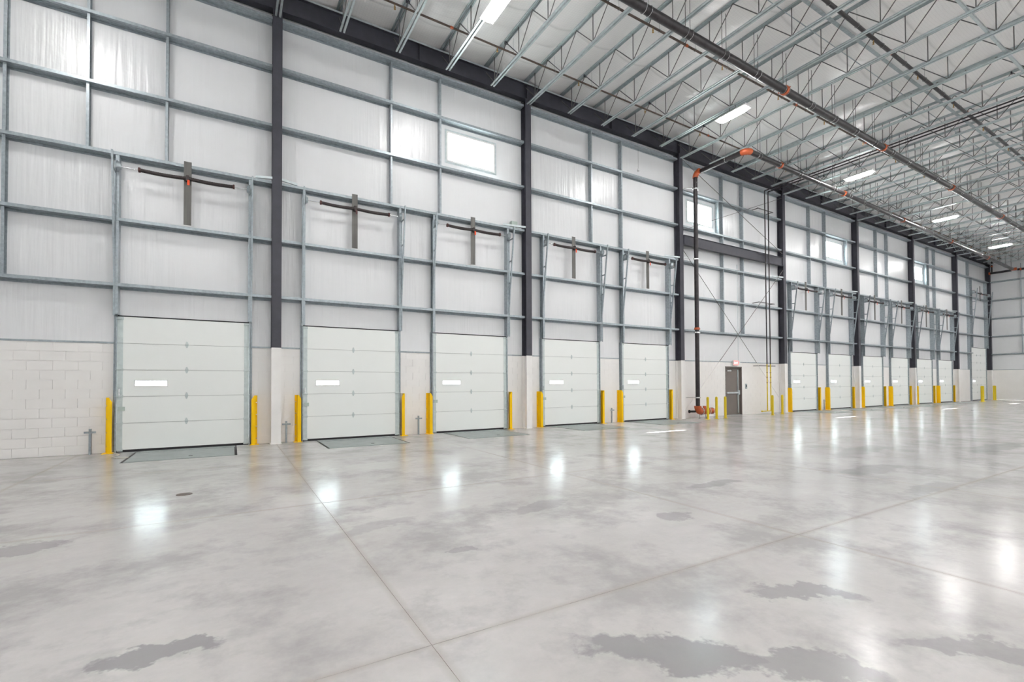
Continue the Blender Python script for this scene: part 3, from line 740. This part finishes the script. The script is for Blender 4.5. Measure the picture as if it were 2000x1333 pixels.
# ------------------------------------------------------------------ yellow track guards
def guard_mesh(sd):      # sd=-1 left of a door, +1 right of it; open toward the door jamb
    xo, xi = sd*.085, 0
    s = MB(); H = 1.23
    s.box(xo, xo-sd*.008, -.19, -.005, .01, H).box(xo, xo+sd*.05, -.012, -.004, .01, H)
    s.prism([(xo, .01), (xi, .01), (xi, H-.10), (xi+sd*.055, H), (xo, H)], 'y', -.198, -.19)
    return s.mesh('guard_channel', 'yellow')
gm = {s: guard_mesh(s) for s in (-1, 1)}
gb = MB().box(-.1, .13, -.36, -.0, 0, .012)
gbm = {s: MB().box(-.03*s, .17*s, -.225, -.003, 0, .01).mesh('foot_plate', 'yellow') for s in (-1, 1)}
bolt = MB().tube((0, 0, 0), (0, -.012, 0), .012, 6).mesh('bolt', 'chrome')
SN = {-1: 'left', 1: 'right'}
dn = ['leftmost', 'second', 'third', 'fourth', 'fifth']
for i, c in enumerate(DOCK):
    nm = f'{dn[i]} dock door' if i < 5 else f'{ORD[i-5]} door after the gas pipes'
    for sd in (-1, 1):
        t = thing('track_guard', f'yellow track guard at the {SN[sd]} side of the {nm}', 'guard', (c+sd*1.345, 0, 0), 'yellow door track guards')
        put(gm[sd], 'guard_channel', t); put(gbm[sd], 'foot_plate', t)
        for z in (.15, .45, .75, 1.05): put(bolt, 'bolt', t, (sd*.115, -.012, z))
# ------------------------------------------------------------------ bollards
def bollard(x, y, h, r, lab, grp):
    t = thing('bollard', lab, 'bollard', (x, y, 0), grp)
    s = MB().tube((0, 0, .012), (0, 0, h-.05), r, 16)
    s.tube((0, 0, h-.05), (0, 0, h-.015), r, 16, r2=r*.8, caps=False).tube((0, 0, h-.015), (0, 0, h), r*.8, 16, r2=r*.35)
    s.build('post', 'lemon', t); MB().tube((0, 0, 0), (0, 0, .012), r*1.9, 16).build('base_plate', 'lemon', t)
for (x, y, l) in ((16.86, -1.0, 'in front of the orange valve'), (17.42, -1.0, 'between the orange valve and the taupe door'), (18.0, -1.0, 'closest to the left of the taupe door'),
                  (21.45, -1.0, 'right of the taupe door in front of the gas pipes'), (22.5, -.85, 'against the fourth dark column by the gas pipes')):
    bollard(x, y, .92, .052, 'slim yellow bollard '+l, 'slim yellow bollards')
bollard(48.2, -1.15, 1.18, .10, 'thick yellow bollard at the left side of the tall drive-in door', 'thick drive-in door bollards')
bollard(53.0, -.62, 1.18, .10, 'thick yellow bollard at the far corner right of the drive-in door', 'thick drive-in door bollards')
# ------------------------------------------------------------------ personnel door, exit sign, switch
x0, x1 = MAN; t = .05
fr = MB().box(x0-.05, x0+.005, -.015, .15, 0, 2.25).box(x1-.005, x1+.05, -.015, .15, 0, 2.25).box(x0-.05, x1+.05, -.015, .15, 2.194, 2.25)
fr.box(x0, x0+.02, .06, .14, 0, 2.2).box(x1-.02, x1, .06, .14, 0, 2.2)
md = fr.build('door_13', 'taupe', kind='structure')
MB().box(x0+.006, x1-.006, .065, .11, .012, 2.195).build('door_leaf', 'taupe', md)
MB().box(x0+.08, x1-.10, -.005, .03, 1.00, 1.07).box(x0+.10, x0+.14, .03, .065, 1.01, 1.06).box(x1-.22, x1-.10, -.01, .065, .94, 1.14).build('panic_bar', 'galv_lt', md)
MB().box(x1-.20, x1-.165, .03, .06, .1, 2.1).build('latch_rod', 'galv_lt', md)
MB().box(x0+.12, x0+.42, .01, .065, 2.02, 2.08).tube((x0+.35, .02, 2.09), (x0+.15, -.05, 2.15), .012, 6).build('door_closer', 'chrome', md)
MB().box(x0, x1, -.03, .14, 0, .012).build('threshold', 'galv', md)
es = thing('exit_sign', 'small lit red exit sign above the taupe door', 'sign', (20.15, -.02, 2.30))
MB().box(-.19, .19, -.05, .02, -.0, .23).build('sign_box', 'pvc', es)
MB().box(-.175, .175, -.054, -.05, .012, .218).build('sign_face', 'exit_red', es)
tc = bpy.data.curves.new('EXIT', 'FONT'); tc.body = 'EXIT'; tc.size = .15; tc.extrude = .001; tc.align_x = 'CENTER'; tc.materials.append(M['exit_txt'])
tmp = bpy.data.objects.new('tmp', tc); COL.objects.link(tmp); bpy.context.view_layer.update()
me = bpy.data.meshes.new_from_object(tmp); bpy.data.objects.remove(tmp)
to = put(me, 'sign_text', es, (0, -.056, .06)); to.rotation_euler = (PI/2, 0, 0)
MB().box(-.24, -.195, -.10, -.04, .12, .18).box(.195, .24, -.10, -.04, .12, .18).build('lamp_head', 'pvc', es)
sw = thing('wall_switch', 'small grey switch plate on the block wall right of the taupe door', 'switch', (21.0, 0, 1.33))
MB().box(-.07, .07, -.012, 0, -.12, .12).build('switch_plate', 'galv', sw); MB().box(-.02, .02, -.03, -.012, -.03, .05).build('switch_lever', 'black', sw)
# electrical box on the girt by column two
ebx = thing('junction_box', 'pale green electrical box standing on a girt left of the second dark column', 'electrical box', (8.12, -.12, 6.705))
MB().box(-.11, .11, -.07, .07, 0, .22).build('box_body', 'greybox', ebx); MB().box(-.10, .10, -.076, -.07, .01, .21).build('box_cover', 'greybox', ebx)
# strut stubs by the doors
for x, l in ((-2.62, 'left of the leftmost dock door'), (1.24, 'between the first dark column and second dock door'), (4.80, 'between the second and third dock doors'), (12.42, 'between the fourth and fifth dock doors'),
             (27.78, 'between the first two dock doors after the gas pipes')):
    st = thing('strut_stand', 'short galvanised strut stand with crossbar '+l, 'stand', (x, -.12, 0), 'short strut stands')
    MB().box(-.021, .021, -.021, -.017, 0, .56).box(-.021, -.017, -.021, .02, 0, .56).box(.017, .021, -.021, .02, 0, .56).build('upright', 'galv', st)
    MB().box(-.10, .10, -.035, -.022, .46, .50).box(-.10, .10, -.035, .0, .497, .50).build('crossbar', 'galv', st)
    MB().tube((0, -.036, .49), (0, -.055, .49), .012, 8).build('bolt', 'chrome', st)
# floor cleanout and the loose cable at the first leveler
MB().tube((0, 0, 0), (0, 0, .004), .095, 20).build('floor_cleanout', 'rust', None, (-.54, -5.74, 0), label='small round brown cleanout cover in the floor slab', cat='floor cover')
MB().path([(-2.22, -.2, .02), (-2.18, -.30, .008), (-2.05, -.55, .008), (-2.12, -.95, .008), (-2.0, -1.15, .008), (-1.8, -1.2, .012)], .008, 6).build('loose_cable', 'cable', label='thin cream cable curling on the floor by the leftmost leveler', cat='cable')
# tiny wall sensor hanging above the bay right of column two
sn = thing('pendant_sensor', 'tiny white sensor hanging on a wire high in front of the wall', 'sensor', (13.9, -.15, 9.95))
MB().tube((0, 0, 0), (0, 0, .09), .045, 8, r2=.02).build('sensor_body', 'pvc', sn); MB().tube((0, 0, .09), (0, 0, 1.2), .004, 5).build('wire', 'rod', sn)
